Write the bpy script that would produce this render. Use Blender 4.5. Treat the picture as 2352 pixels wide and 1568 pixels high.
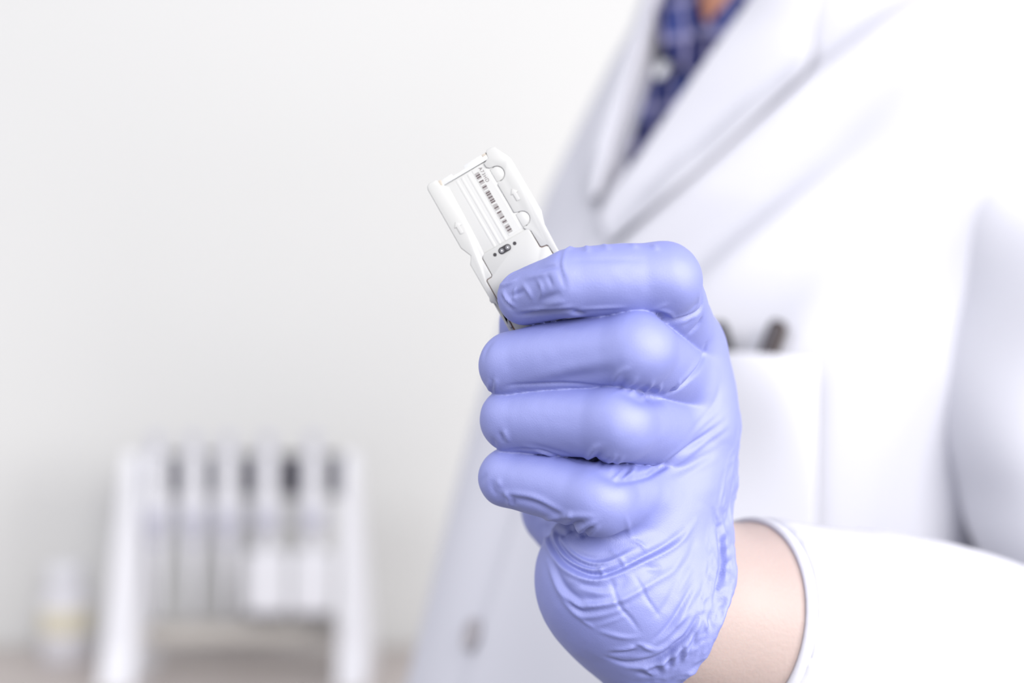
import bpy, bmesh, math, random
import numpy as np
from mathutils import Vector

random.seed(4); np.random.seed(4)
for o in list(bpy.data.objects): bpy.data.objects.remove(o)
SC = bpy.context.scene; C = SC.collection
# ------------------------------------------------------------------ camera, world, lights
FPX = 3267.0; CAMZ = 1.347                       # focal length in pixels of the 2352x1568 frame
cam_d = bpy.data.cameras.new('camera'); cam = bpy.data.objects.new('camera', cam_d); C.objects.link(cam)
cam.location = (0, 0, CAMZ); cam.rotation_euler = (math.pi/2, 0, 0)
cam_d.sensor_width = 36; cam_d.lens = 36*FPX/2352; cam_d.clip_start = 0.02
cam_d.dof.use_dof = True; cam_d.dof.focus_distance = 0.428; cam_d.dof.aperture_fstop = 4.1
SC.camera = cam
w = bpy.data.worlds.new('world'); SC.world = w; w.use_nodes = True
bg = w.node_tree.nodes['Background']; bg.inputs[0].default_value = (0.91, 0.92, 1.0, 1); bg.inputs[1].default_value = 0.9
def area(name, loc, target, sx, sy, power, col):
    l = bpy.data.lights.new(name, 'AREA'); l.shape = 'RECTANGLE'; l.size = sx; l.size_y = sy; l.energy = power; l.color = col
    o = bpy.data.objects.new(name, l); C.objects.link(o); o.location = loc
    o.rotation_euler = (Vector(target)-Vector(loc)).to_track_quat('-Z', 'Y').to_euler(); return o
area('window_daylight', (1.7, -3.2, 2.75), (0.1, 0.75, 1.3), 2.2, 2.0, 195, (1.0, 0.985, 0.965))
area('fill_left', (-1.7, -0.7, 2.75), (0.15, 0.75, 1.3), 1.6, 1.2, 24, (0.97, 0.98, 1.0))  # added fill from upper left, lightens the coat's far front
area('fill_right', (2.5, -0.7, 1.85), (0.1, 0.6, 1.3), 1.2, 1.4, 62, (1.0, 0.985, 0.965))  # added fill from the right, pales the back of the hand
SC.view_settings.view_transform = 'Standard'; SC.view_settings.look = 'None'
SC.view_settings.gamma = 1; SC.view_settings.use_curve_mapping = False
SC.view_settings.exposure = 0.0

# ------------------------------------------------------------------ helpers
def c3(r, g, b):                                  # sRGB 0-255 -> linear
    f = lambda v: (v/255/12.92) if v/255 <= .04045 else ((v/255+.055)/1.055)**2.4
    return (f(r), f(g), f(b), 1)
def mat(name, col, rough=.5, spec=.5, noise=None, bump=None, **kw):
    m = bpy.data.materials.new(name); m.use_nodes = True; nt = m.node_tree; b = nt.nodes['Principled BSDF']
    b.inputs['Base Color'].default_value = col; b.inputs['Roughness'].default_value = rough
    b.inputs['Specular IOR Level'].default_value = spec
    for k, v in kw.items(): b.inputs[k.replace('_', ' ')].default_value = v
    tc = nt.nodes.new('ShaderNodeTexCoord')
    if noise:
        s, amt = noise
        n = nt.nodes.new('ShaderNodeTexNoise'); n.inputs['Scale'].default_value = s; n.inputs['Detail'].default_value = 4
        nt.links.new(tc.outputs['Object'], n.inputs['Vector'])
        mx = nt.nodes.new('ShaderNodeMix'); mx.data_type = 'RGBA'
        mx.inputs[6].default_value = [min(1, c*(1-amt)) for c in col[:3]]+[1]; mx.inputs[7].default_value = [min(1, c*(1+amt)) for c in col[:3]]+[1]
        nt.links.new(n.outputs['Fac'], mx.inputs[0]); nt.links.new(mx.outputs[2], b.inputs['Base Color'])
    if bump:
        s, strg, dist = bump
        n = nt.nodes.new('ShaderNodeTexNoise'); n.inputs['Scale'].default_value = s; n.inputs['Detail'].default_value = 3
        nt.links.new(tc.outputs['Object'], n.inputs['Vector'])
        bp = nt.nodes.new('ShaderNodeBump'); bp.inputs['Strength'].default_value = strg; bp.inputs['Distance'].default_value = dist
        nt.links.new(n.outputs['Fac'], bp.inputs['Height']); nt.links.new(bp.outputs['Normal'], b.inputs['Normal'])
    return m
def link(name, me, m, parent=None, smooth=True):
    o = bpy.data.objects.new(name, me); C.objects.link(o)
    if m is not None: me.materials.append(m)
    if parent is not None: o.parent = parent
    if smooth: me.polygons.foreach_set('use_smooth', [True]*len(me.polygons))
    return o
def tag(o, label, cat, group=None):
    o['label'] = label; o['category'] = cat
    if group: o['group'] = group
    return o
def structure(o): o['kind'] = 'structure'; return o
def pmesh(name, V, F, m, parent=None, smooth=True):
    me = bpy.data.meshes.new(name); me.from_pydata([tuple(map(float, v)) for v in V], [], F); me.update()
    return link(name, me, m, parent, smooth)
def bmobj(name, bm, m, parent=None, smooth=False):
    bmesh.ops.recalc_face_normals(bm, faces=bm.faces[:])
    me = bpy.data.meshes.new(name); bm.to_mesh(me); bm.free(); o = link(name, me, m, parent, smooth)
    return o
def autosmooth(o, ang=40):
    me = o.data; me.polygons.foreach_set('use_smooth', [True]*len(me.polygons))
    bm = bmesh.new(); bm.from_mesh(me)
    for e in bm.edges:
        if len(e.link_faces) == 2 and e.calc_face_angle(0) > math.radians(ang): e.smooth = False
    bm.to_mesh(me); bm.free(); return o
def box(bm, c, s, bev=0, seg=2, mtx=None):
    g = bmesh.ops.create_cube(bm, size=1)['verts']
    for v in g: v.co = Vector((v.co.x*s[0]+c[0], v.co.y*s[1]+c[1], v.co.z*s[2]+c[2]))
    if bev:
        es = list({e for v in g for e in v.link_edges})
        r = bmesh.ops.bevel(bm, geom=es, offset=bev, segments=seg, affect='EDGES', profile=.5)
        g = list({v for f in r['faces'] for v in f.verts} | {v for v in g if v.is_valid})
    if mtx is not None:
        for v in g: v.co = mtx @ v.co
    return g
def lathe(bm, prof, c=(0, 0, 0), n=28, axis=None):          # profile [(r,z)] revolved about z at c
    rings = []
    for r, z in prof:
        rings.append([bm.verts.new((c[0]+r*math.cos(2*math.pi*i/n), c[1]+r*math.sin(2*math.pi*i/n), c[2]+z)) for i in range(n)])
    for a, b in zip(rings, rings[1:]):
        for i in range(n): bm.faces.new((a[i], a[(i+1) % n], b[(i+1) % n], b[i]))
    bm.faces.new(rings[0][::-1]); bm.faces.new(rings[-1])
    return [v for r in rings for v in r]
def pt(px, py, d):                                # pixel + depth (mm) -> camera-relative mm (x right, y depth, z up)
    return np.array([(px-1176)/FPX*d, d, -(py-784)/FPX*d])
def W(p): p = np.asarray(p, float)/1000; return np.stack([p[..., 0], p[..., 1], p[..., 2]+CAMZ], -1)

# ------------------------------------------------------------------ distance fields and surface nets
def cone(P, a, b, ra, rb):
    ba = b-a; L = ba@ba; q = P-a; t = np.clip((q@ba)/L, 0, 1)
    return np.linalg.norm(q-t[:, None]*ba, axis=1)-(ra+(rb-ra)*t)
def chain(P, pts, rs, k=3.0):
    d = None
    for i in range(len(pts)-1):
        e = cone(P, pts[i], pts[i+1], rs[i], rs[i+1]); d = e if d is None else smin(d, e, k)
    return d
def ball(P, c, r): return np.linalg.norm(P-c, axis=1)-r
def smin(a, b, k):
    h = np.clip(k-np.abs(a-b), 0, None)/k; return np.minimum(a, b)-h*h*k*.25
def smax(a, b, k): return -smin(-a, -b, k)
def sstep(a, b, x): t = np.clip((x-a)/(b-a), 0, 1); return t*t*(3-2*t)
def nets(f, lo, hi, h, blk=6, slack=1.5):
    lo = np.array(lo, float); n = (np.ceil((np.array(hi)-lo)/h/blk).astype(int))*blk; nb = n//blk
    bi = np.stack(np.meshgrid(*[np.arange(k) for k in nb], indexing='ij'), -1).reshape(-1, 3)
    cen = lo+(bi+.5)*blk*h-.5*h
    fv = f(cen); half = blk*h*math.sqrt(3)/2
    act = np.abs(fv) < half*slack+h
    G = np.repeat(np.repeat(np.repeat(np.where(fv < 0, -99., 99.).reshape(nb).astype(np.float32), blk, 0), blk, 1), blk, 2)
    loc = np.stack(np.meshgrid(*[np.arange(blk)]*3, indexing='ij'), -1).reshape(-1, 3)
    ids = bi[act]
    for s in range(0, len(ids), 2000):
        ix = (ids[s:s+2000, None, :]*blk+loc[None]).reshape(-1, 3)
        G[ix[:, 0], ix[:, 1], ix[:, 2]] = f(lo+ix*h)
    S = G < 0
    cnt = np.zeros(np.array(S.shape)-1, np.int8)
    for dx in (0, 1):
        for dy in (0, 1):
            for dz in (0, 1):
                cnt += S[dx:S.shape[0]-1+dx, dy:S.shape[1]-1+dy, dz:S.shape[2]-1+dz]
    cells = np.argwhere((cnt > 0) & (cnt < 8))
    vid = -np.ones(cnt.shape, np.int32); vid[tuple(cells.T)] = np.arange(len(cells))
    acc = np.zeros((len(cells), 3)); num = np.zeros(len(cells))
    crn = [(0, 0, 0), (1, 0, 0), (0, 1, 0), (1, 1, 0), (0, 0, 1), (1, 0, 1), (0, 1, 1), (1, 1, 1)]
    for a in range(8):
        for b in range(a+1, 8):
            ca, cb = np.array(crn[a]), np.array(crn[b])
            if np.abs(ca-cb).sum() != 1: continue
            va = G[tuple((cells+ca).T)].astype(float); vb = G[tuple((cells+cb).T)].astype(float)
            m = (va < 0) != (vb < 0)
            t = va[m]/(va[m]-vb[m]); acc[m] += ca+t[:, None]*(cb-ca); num[m] += 1
    V = lo+(cells+acc/num[:, None])*h
    F = []
    for ax in range(3):
        u, v = (ax+1) % 3, (ax+2) % 3
        sl0 = [slice(None)]*3; sl1 = [slice(None)]*3; sl0[ax] = slice(0, -1); sl1[ax] = slice(1, None)
        A = S[tuple(sl0)]; B = S[tuple(sl1)]
        e = np.argwhere(A != B)
        ok = (e[:, u] > 0) & (e[:, v] > 0) & (e[:, u] < S.shape[u]-1) & (e[:, v] < S.shape[v]-1); e = e[ok]
        du = np.zeros(3, int); du[u] = 1; dv = np.zeros(3, int); dv[v] = 1
        q = np.stack([vid[tuple((e-du-dv).T)], vid[tuple((e-dv).T)], vid[tuple(e.T)], vid[tuple((e-du).T)]], 1)
        fl = ~A[tuple(e.T)]; q[fl] = q[fl][:, ::-1]; F.append(q)
    return V, np.concatenate(F)
def normals(V, F):
    n = np.cross(V[F[:, 2]]-V[F[:, 0]], V[F[:, 3]]-V[F[:, 1]]); N = np.zeros_like(V)
    for i in range(4): np.add.at(N, F[:, i], n)
    return N/np.maximum(np.linalg.norm(N, axis=1, keepdims=True), 1e-9)
def relax(V, F, it=1, lam=.5):
    for _ in range(it):
        S = np.zeros_like(V); c = np.zeros(len(V))
        for i in range(4):
            np.add.at(S, F[:, i], V[F[:, (i+1) % 4]]); np.add.at(c, F[:, i], 1)
        V = V+lam*(S/c[:, None]-V)
    return V
def gmesh(name, V, F, m, parent=None):            # numpy mesh in camera mm -> object
    P = W(V).astype(np.float32); me = bpy.data.meshes.new(name)
    me.vertices.add(len(P)); me.vertices.foreach_set('co', P.ravel())
    me.loops.add(F.size); me.loops.foreach_set('vertex_index', F.ravel().astype(np.int32))
    me.polygons.add(len(F)); me.polygons.foreach_set('loop_start', np.arange(0, F.size, 4, dtype=np.int32))
    me.update(calc_edges=True); me.validate()
    return link(name, me, m, parent)
def march(f, px, py, d0=380, steps=70, fac=.8):   # where the line of sight through a pixel first meets a field
    px = np.atleast_1d(np.asarray(px, float)); py = np.atleast_1d(np.asarray(py, float))
    D = np.stack([(px-1176)/FPX, np.ones_like(px), -(py-784)/FPX], 1); L = np.linalg.norm(D, axis=1)
    t = np.full(len(px), float(d0)); bt = t.copy(); bv = np.full(len(px), 1e9)
    for _ in range(steps):
        v = f(D*t[:, None]); m = np.abs(v) < bv; bv[m] = np.abs(v[m]); bt[m] = t[m]
        t = np.clip(t+fac*v/L, 300, 1100)            # a line of sight that misses keeps its nearest approach
    return D*bt[:, None]
def grad(f, P, e=.6):
    g = np.stack([f(P+np.eye(3)[i]*e)-f(P-np.eye(3)[i]*e) for i in range(3)], 1)
    return g/np.maximum(np.linalg.norm(g, axis=1, keepdims=True), 1e-9)
def resample(pts, n):
    pts = np.asarray(pts, float)
    if len(pts) > 2:                              # Catmull-Rom
        e = np.vstack([2*pts[0]-pts[1], pts, 2*pts[-1]-pts[-2]]); out = []
        for i in range(1, len(e)-2):
            t = np.linspace(0, 1, 10, endpoint=False)[:, None]
            a, b, c, d = e[i-1], e[i], e[i+1], e[i+2]
            out.append(.5*((2*b)+(-a+c)*t+(2*a-5*b+4*c-d)*t*t+(-a+3*b-3*c+d)*t**3))
        pts = np.vstack(out+[pts[-1:]])
    s = np.concatenate([[0], np.cumsum(np.linalg.norm(np.diff(pts, axis=0), axis=1))]); q = np.linspace(0, s[-1], n)
    return np.stack([np.interp(q, s, pts[:, i]) for i in range(pts.shape[1])], 1)
_TAB = np.random.RandomState(11).rand(32, 32, 32)
def vnoise(P, scale):
    Q = P/scale+100; i = np.floor(Q).astype(int); f = Q-i; f = f*f*(3-2*f); r = 0
    for a in (0, 1):
        for b in (0, 1):
            for c in (0, 1):
                wt = (f[:, 0] if a else 1-f[:, 0])*(f[:, 1] if b else 1-f[:, 1])*(f[:, 2] if c else 1-f[:, 2])
                r = r+wt*_TAB[(i[:, 0]+a) % 32, (i[:, 1]+b) % 32, (i[:, 2]+c) % 32]
    return r*2-1
def crease(V, N, line, wid, dep, taper=True):     # groove (dep<0) or ridge (dep>0) along a 3-D line on a surface
    lo = line.min(0)-3*wid; hi = line.max(0)+3*wid
    ix = np.where(np.all((V > lo) & (V < hi), axis=1))[0]
    if not len(ix): return 
    P = V[ix]; best = np.full(len(ix), 1e9); bt = np.zeros(len(ix)); n = len(line)-1
    for i in range(n):
        a, b = line[i], line[i+1]; ba = b-a; t = np.clip(((P-a)@ba)/max(ba@ba, 1e-9), 0, 1)
        d = np.linalg.norm(P-a-t[:, None]*ba, axis=1); m = d < best; best[m] = d[m]; bt[m] = (i+t[m])/n
    tp = np.sin(np.pi*np.clip(bt, .02, .98))**.7 if taper else 1.0
    return ix, dep*np.exp(-(best/wid)**2)*tp

# ------------------------------------------------------------------ materials
M = {}
M['wall'] = mat('white_wall_paint', c3(199, 199, 198), .8, .2, noise=(3, .01))
M['floor'] = mat('grey_vinyl_floor', c3(118, 116, 116), .5, .4, noise=(20, .05))
M['bench'] = mat('greige_worktop', c3(180, 171, 166), .35, .4, noise=(40, .04))
M['cab'] = mat('white_cabinet', c3(226, 226, 228), .5, .4)
M['glove'] = mat('blue_violet_nitrile', c3(110, 118, 186), .66, 1.0, bump=(2400, .35, .0002), noise=(60, .02), IOR=1.82)
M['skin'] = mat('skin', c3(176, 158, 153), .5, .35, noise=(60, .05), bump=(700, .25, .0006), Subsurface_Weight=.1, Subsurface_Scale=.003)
M['coat'] = mat('white_coat_cotton', c3(201, 201, 209), .85, .12, bump=(900, .15, .0004))
M['button'] = mat('grey_white_button', c3(172, 168, 172), .35, .5)
M['buttonw'] = mat('pearl_button', c3(235, 236, 238), .3, .5)
M['plastic'] = mat('white_plastic', c3(178, 178, 177), .38, .45)
M['plate'] = mat('pale_grey_plastic', c3(172, 172, 171), .42, .4)
M['white'] = mat('white_gloss_plastic', c3(212, 212, 217), .4, .4)
M['seam'] = mat('brown_seam', c3(110, 74, 52), .7, .2)
M['ink'] = mat('dark_print', c3(88, 78, 80), .7, .2)
M['black'] = mat('black_rubber', c3(44, 42, 46), .45, .4)
M['steel'] = mat('port_metal', c3(200, 200, 204), .25, .5, Metallic=1.0)
M['clip'] = mat('smoky_clip', c3(178, 170, 160), .2, .5)
M['clear'] = mat('clear_plastic', c3(206, 207, 208), .12, .5, Transmission_Weight=.2)
M['glass'] = mat('flow_cell_glass', c3(184, 184, 183), .2, .4)
M['dark'] = mat('dark_grey_plastic', c3(70, 68, 78), .5, .4)
M['pipgrey'] = mat('lilac_grey_plastic', c3(180, 180, 194), .45, .4)
M['pen'] = mat('black_pen', c3(26, 23, 24), .5, .3)
M['penb'] = mat('brown_pen', c3(44, 29, 22), .5, .3)
M['jar'] = mat('jar_plastic', c3(208, 207, 212), .35, .4)
M['yellow'] = mat('pale_yellow_label', c3(206, 200, 180), .6, .3)
M['beige'] = mat('beige_plastic', c3(180, 175, 169), .5, .3)
def shade_neck():  # neck's shade painted into the skin colour: warmer and deeper with height
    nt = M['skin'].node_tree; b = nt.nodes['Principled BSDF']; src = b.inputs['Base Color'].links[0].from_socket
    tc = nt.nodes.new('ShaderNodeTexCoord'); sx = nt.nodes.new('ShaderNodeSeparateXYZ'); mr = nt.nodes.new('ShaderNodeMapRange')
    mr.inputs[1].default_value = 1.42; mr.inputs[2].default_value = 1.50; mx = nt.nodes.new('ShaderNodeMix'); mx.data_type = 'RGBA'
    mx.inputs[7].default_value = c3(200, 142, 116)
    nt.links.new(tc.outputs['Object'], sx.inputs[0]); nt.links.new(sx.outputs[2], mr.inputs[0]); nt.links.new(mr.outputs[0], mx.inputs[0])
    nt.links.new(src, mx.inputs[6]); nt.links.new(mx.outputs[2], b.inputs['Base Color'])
shade_neck()
# plaid shirt
def plaid():
    m = bpy.data.materials.new('blue_plaid_cotton'); m.use_nodes = True; nt = m.node_tree; b = nt.nodes['Principled BSDF']
    b.inputs['Roughness'].default_value = .9; b.inputs['Specular IOR Level'].default_value = .1
    tc = nt.nodes.new('ShaderNodeTexCoord'); col = None
    base = nt.nodes.new('ShaderNodeRGB'); base.outputs[0].default_value = c3(50, 62, 120); prev = base.outputs[0]
    for rot, sc, c, lo, hi in (((0, .35, .5), 18, c3(38, 42, 86), .45, .6), ((0, 1.85, .3), 16, c3(40, 40, 78), .5, .62), ((0, .35, .5), 41, c3(150, 146, 178), .86, .93), ((0, 1.85, .3), 37, c3(140, 138, 172), .86, .93)):
        mp = nt.nodes.new('ShaderNodeMapping'); mp.inputs['Rotation'].default_value = rot
        wv = nt.nodes.new('ShaderNodeTexWave'); wv.inputs['Scale'].default_value = sc/2; wv.inputs['Distortion'].default_value = .15
        rp = nt.nodes.new('ShaderNodeValToRGB'); rp.color_ramp.elements[0].position = lo; rp.color_ramp.elements[1].position = hi
        mx = nt.nodes.new('ShaderNodeMix'); mx.data_type = 'RGBA'; mx.inputs[7].default_value = c
        mu = nt.nodes.new('ShaderNodeMath'); mu.operation = 'MULTIPLY'; mu.inputs[1].default_value = .7
        nt.links.new(tc.outputs['Object'], mp.inputs[0]); nt.links.new(mp.outputs[0], wv.inputs[0]); nt.links.new(wv.outputs['Fac'], rp.inputs[0])
        nt.links.new(rp.outputs[0], mu.inputs[0]); nt.links.new(mu.outputs[0], mx.inputs[0]); nt.links.new(prev, mx.inputs[6]); prev = mx.outputs[2]
    nt.links.new(prev, b.inputs['Base Color']); return m
M['plaid'] = plaid()

# ------------------------------------------------------------------ the setting
bm = bmesh.new(); box(bm, (0, 2.16, 1.4), (6.0, .12, 2.8)); structure(bmobj('wall_back', bm, M['wall']))
bm = bmesh.new(); box(bm, (0, -1.9, -.05), (8.0, 8.0, .1)); structure(bmobj('floor', bm, M['floor']))

# ------------------------------------------------------------------ person: shapes as fields (camera mm)
FA = [pt(1500, 1385, 463), pt(1765, 1432, 486), pt(2720, 1650, 628)]      # forearm axis: wrist, cuff, elbow
FAX = (FA[1]-pt(1560, 1378, 466)); FAX = FAX/np.linalg.norm(FAX)
SHO = pt(2335, 250, 770)                                                     # left shoulder joint
FING = {   # tip, last joint, mid phalanx, middle joint, knuckle
 'index':  ([pt(1206, 682, 432), pt(1310, 650, 420), pt(1420, 640, 419), pt(1526, 641, 421), pt(1566, 800, 466)], [8.2, 9.6, 11.0, 10.0, 12.5]),
 'middle': ([pt(1217, 858, 462), pt(1176, 838, 436), pt(1330, 808, 426), pt(1462, 802, 418), pt(1572, 888, 468)], [7.8, 9.8, 11.3, 10.5, 13.5]),
 'ring':   ([pt(1217, 985, 462), pt(1178, 964, 437), pt(1300, 962, 428), pt(1418, 973, 420), pt(1572, 988, 467)], [7.6, 9.6, 10.8, 10.3, 13.5]),
 'pinky':  ([pt(1217, 1105, 462), pt(1168, 1096, 439), pt(1275, 1116, 431), pt(1376, 1147, 424), pt(1540, 1118, 461)], [7.0, 8.8, 10.1, 9.9, 12.5]),
}
def bowcone(P, pts, rs):                          # one phalanx with a gently bowed axis and belly
    a, m, b = pts; ba = b-a; t = np.clip(((P-a)@ba)/(ba@ba), 0, 1)[:, None]; c = a*.25+m*.5+b*.25; c = 2*c-.5*(a+b)
    ax = (1-t)**2*a+2*t*(1-t)*c+t*t*b; t = t[:, 0]; rc = rs[1]*1.0+.0*rs[0]
    return np.linalg.norm(P-ax, axis=1)-((1-t)**2*rs[0]+2*t*(1-t)*rc+t*t*rs[2])
CORE = [(pt(1450, 735, 452), pt(1430, 870, 446), 8, 10), (pt(1430, 870, 446), pt(1390, 1020, 445), 10, 10), (pt(1390, 1020, 445), pt(1370, 1090, 441), 10, 9.5)]
TH = ([pt(1420, 1290, 478), pt(1300, 1165, 492), pt(1225, 930, 486), pt(1215, 740, 463)], [19, 14, 11.5, 9.5])
PALM = [  # metacarpal rays, heel of the hand
 (pt(1568, 800, 463), pt(1500, 1330, 480), 13, 20), (pt(1578, 890, 463), pt(1490, 1330, 475), 14, 21),
 (pt(1584, 985, 461), pt(1480, 1320, 466), 14, 22), (pt(1545, 1120, 456), pt(1450, 1310, 455), 13, 22),
 (pt(1475, 1190, 452), pt(1418, 1330, 453), 17, 23.5), (pt(1418, 1330, 453), pt(1530, 1392, 464), 23.5, 27)]
def wristsdf(P): return chain(P, FA, [27.5, 33.2, 40], 6)
def handsdf(P):
    palm = None
    for a, b, ra, rb in PALM:
        d = cone(P, a, b, ra, rb); palm = d if palm is None else smin(palm, d, 9)
    palm = smin(palm, wristsdf(P), 12)
    th = chain(P, *TH, 5); out = smin(palm, th, 10)
    for k, (pts, rs) in FING.items():
        f = smin(cone(P, pts[0], pts[1], rs[0], rs[1]), bowcone(P, pts[1:4], rs[1:4]), 1.2)
        prox = cone(P, pts[3], pts[4], rs[3], rs[4]); f = smin(f, prox, 3.0)
        f = smin(f, ball(P, pts[3]+np.array([0, -.9, 0]), rs[3]*.93), 3)
        f = smin(f, palm, 5) if k != 'index' else np.minimum(f, smin(prox, palm, 5))
        out = smin(out, f, .35)
    for a, b, ra, rb in CORE: out = smin(out, cone(P, a, b, ra, rb), 1.0)
    return out
RIMC = pt(1540, 1372, 466)
RAX = np.array([.80, .42, -.43]); RAX /= np.linalg.norm(RAX)
def glovesdf(P):
    d = handsdf(P)-.3
    q = P-RIMC; s = q@RAX
    rad = q-s[:, None]*RAX; an = np.arctan2(rad[:, 2], rad[:, 1])
    wav = .9*np.sin(an*5+.6)+.6*np.sin(an*9+2)
    flare = 1.4*np.exp(-((s+1.5)/3.0)**2)+.7*np.exp(-((s+9)/3.0)**2)
    d = d-flare*sstep(-20, -4, s)
    d = smax(d, (s-wav), 1.2)
    inner = smax(wristsdf(P)-.9, -(s+9), 1.0)
    return smax(d, -inner, .8)
# torso frame
T = np.array([.26, .02, .966]); T /= np.linalg.norm(T)
YAW = math.radians(58)
Fv = np.array([-math.sin(YAW), -math.cos(YAW), 0]); Fv -= T*(Fv@T); Fv /= np.linalg.norm(Fv)
Lv = np.cross(T, Fv)
TC = pt(1738, 820, 862)
S_ = np.array([-420, -250, -100, 0, 70, 120, 165, 200, 235, 270, 330])
A_ = np.array([170, 169, 168, 168, 166, 160, 146, 112, 66, 54, 54.])
B_ = np.array([128, 124, 120, 120, 113, 102, 90, 76, 62, 56, 58.])
O_ = np.array([0, 0, 0, 0, 0, 0, 4, 18, 40, 50, 56.])
def torso(P, off=0., top=420, bot=-420):
    q = P-TC; s = q@T; u = q@Lv; v = q@Fv
    a = (np.interp(s, S_, A_)+off)*(1+.07*sstep(20, 140, u)*sstep(80, 0, s)); b = np.interp(s, S_, B_)+off; o = np.interp(s, S_, O_)
    e = ((np.abs(u)/a)**2.3+(np.abs(v-o)/b)**2.3)**(1/2.3)
    return np.maximum((e-1)*np.minimum(a, b)*.9, np.maximum(s-top, bot-s))
SHR = TC+T*125-Lv*172-Fv*22; ELR = SHR-T*300-Fv*40+Lv*15      # right arm, hanging behind
def armL(P, off=0.): return chain(P, [TC+T*150+Lv*120, SHO, FA[2]], [45+off, 52+off, 44+off], 20)
def armL0(P): return smin(cone(P, TC+T*150+Lv*110, SHO, 52, 58), cone(P, SHO, SHO*.62+pt(2440, 800, 695)*.38, 62, 63.5), 20)
def armR(P, off=0.): return chain(P, [TC+T*150-Lv*110, SHR, ELR, ELR-T*200+Fv*70], [42+off, 46+off, 38+off, 28+off], 20)
HEAD = TC+T*400+Fv*78
def bodysdf(P):
    d = smin(torso(P, -10, 340, -330), armL(P, -12), 25); d = smin(d, armR(P, -10), 25)
    h = smin(ball((P-HEAD)*np.array([1.12, 1.0, .86]), np.zeros(3), 92), cone(P, HEAD+Fv*30-T*40, HEAD+Fv*72-T*78, 50, 24), 30)
    h = smin(h, cone(P, HEAD+Fv*88+T*5, HEAD+Fv*108-T*28, 9, 13), 10)               # nose
    for s in (-1, 1):
        h = smin(h, cone(P, HEAD+Lv*s*80-T*25-Fv*8, HEAD+Lv*s*88+T*12-Fv*14, 9, 13), 5)   # ears
        h = smax(h, -ball(P, HEAD+Lv*s*32+Fv*102+T*8, 15), 10)                             # eye sockets
        h = smin(h, ball(P, HEAD+Lv*s*32+Fv*82+T*8, 13), 2)
    h = smin(h, cone(P, HEAD+Fv*92-T*56-Lv*16, HEAD+Fv*92-T*56+Lv*16, 7, 7), 6)    # lips
    d = smin(d, cone(P, TC+T*210+Fv*28, HEAD-T*40, 58, 56), 25); d = smin(d, h, 14)
    d = smin(d, wristsdf(P), 14)
    return smin(d, handsdf(P)+3.4, 4)
# coat drape: broad folds from the shoulder, and the overlapping front
def coatbase(P):
    q = P-TC; s = q@T; u = q@Lv; v = q@Fv
    d = smin(torso(P, 12, 260, -420), armL0(P), 48)
    d = smax(d, s-225, 3)
    diag = u*.74+s*.67                                   # folds run from the shoulder down to the button
    along = -u*.67+s*.74
    amp = sstep(-30, 40, u)*sstep(-120, 40, s)*sstep(150, 95, u)
    d = d-amp*(7.5*np.sin((u*.80-s*.60)/9.5+1.2)+1.6*np.sin((u*.72-s*.69)/17+.4))
    ed = sstep(-1.5, 1.5, u+17+.02*s)                    # left front laps over the right
    d = d-3.5*ed*sstep(0, 30, v)
    d = d-3.0*np.sin(u/26+s/90)*sstep(0, -120, s)
    return d*.85
VE = lambda pts: np.array(pts, float)
def shirtsdf(P): return torso(P, .5, 262, -380)

print('fields ok')
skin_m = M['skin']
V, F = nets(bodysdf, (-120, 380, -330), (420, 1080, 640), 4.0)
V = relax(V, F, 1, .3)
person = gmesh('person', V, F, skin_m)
tag(person, 'person in white lab coat and plaid shirt holding up a cartridge in one gloved fist', 'person')

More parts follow.
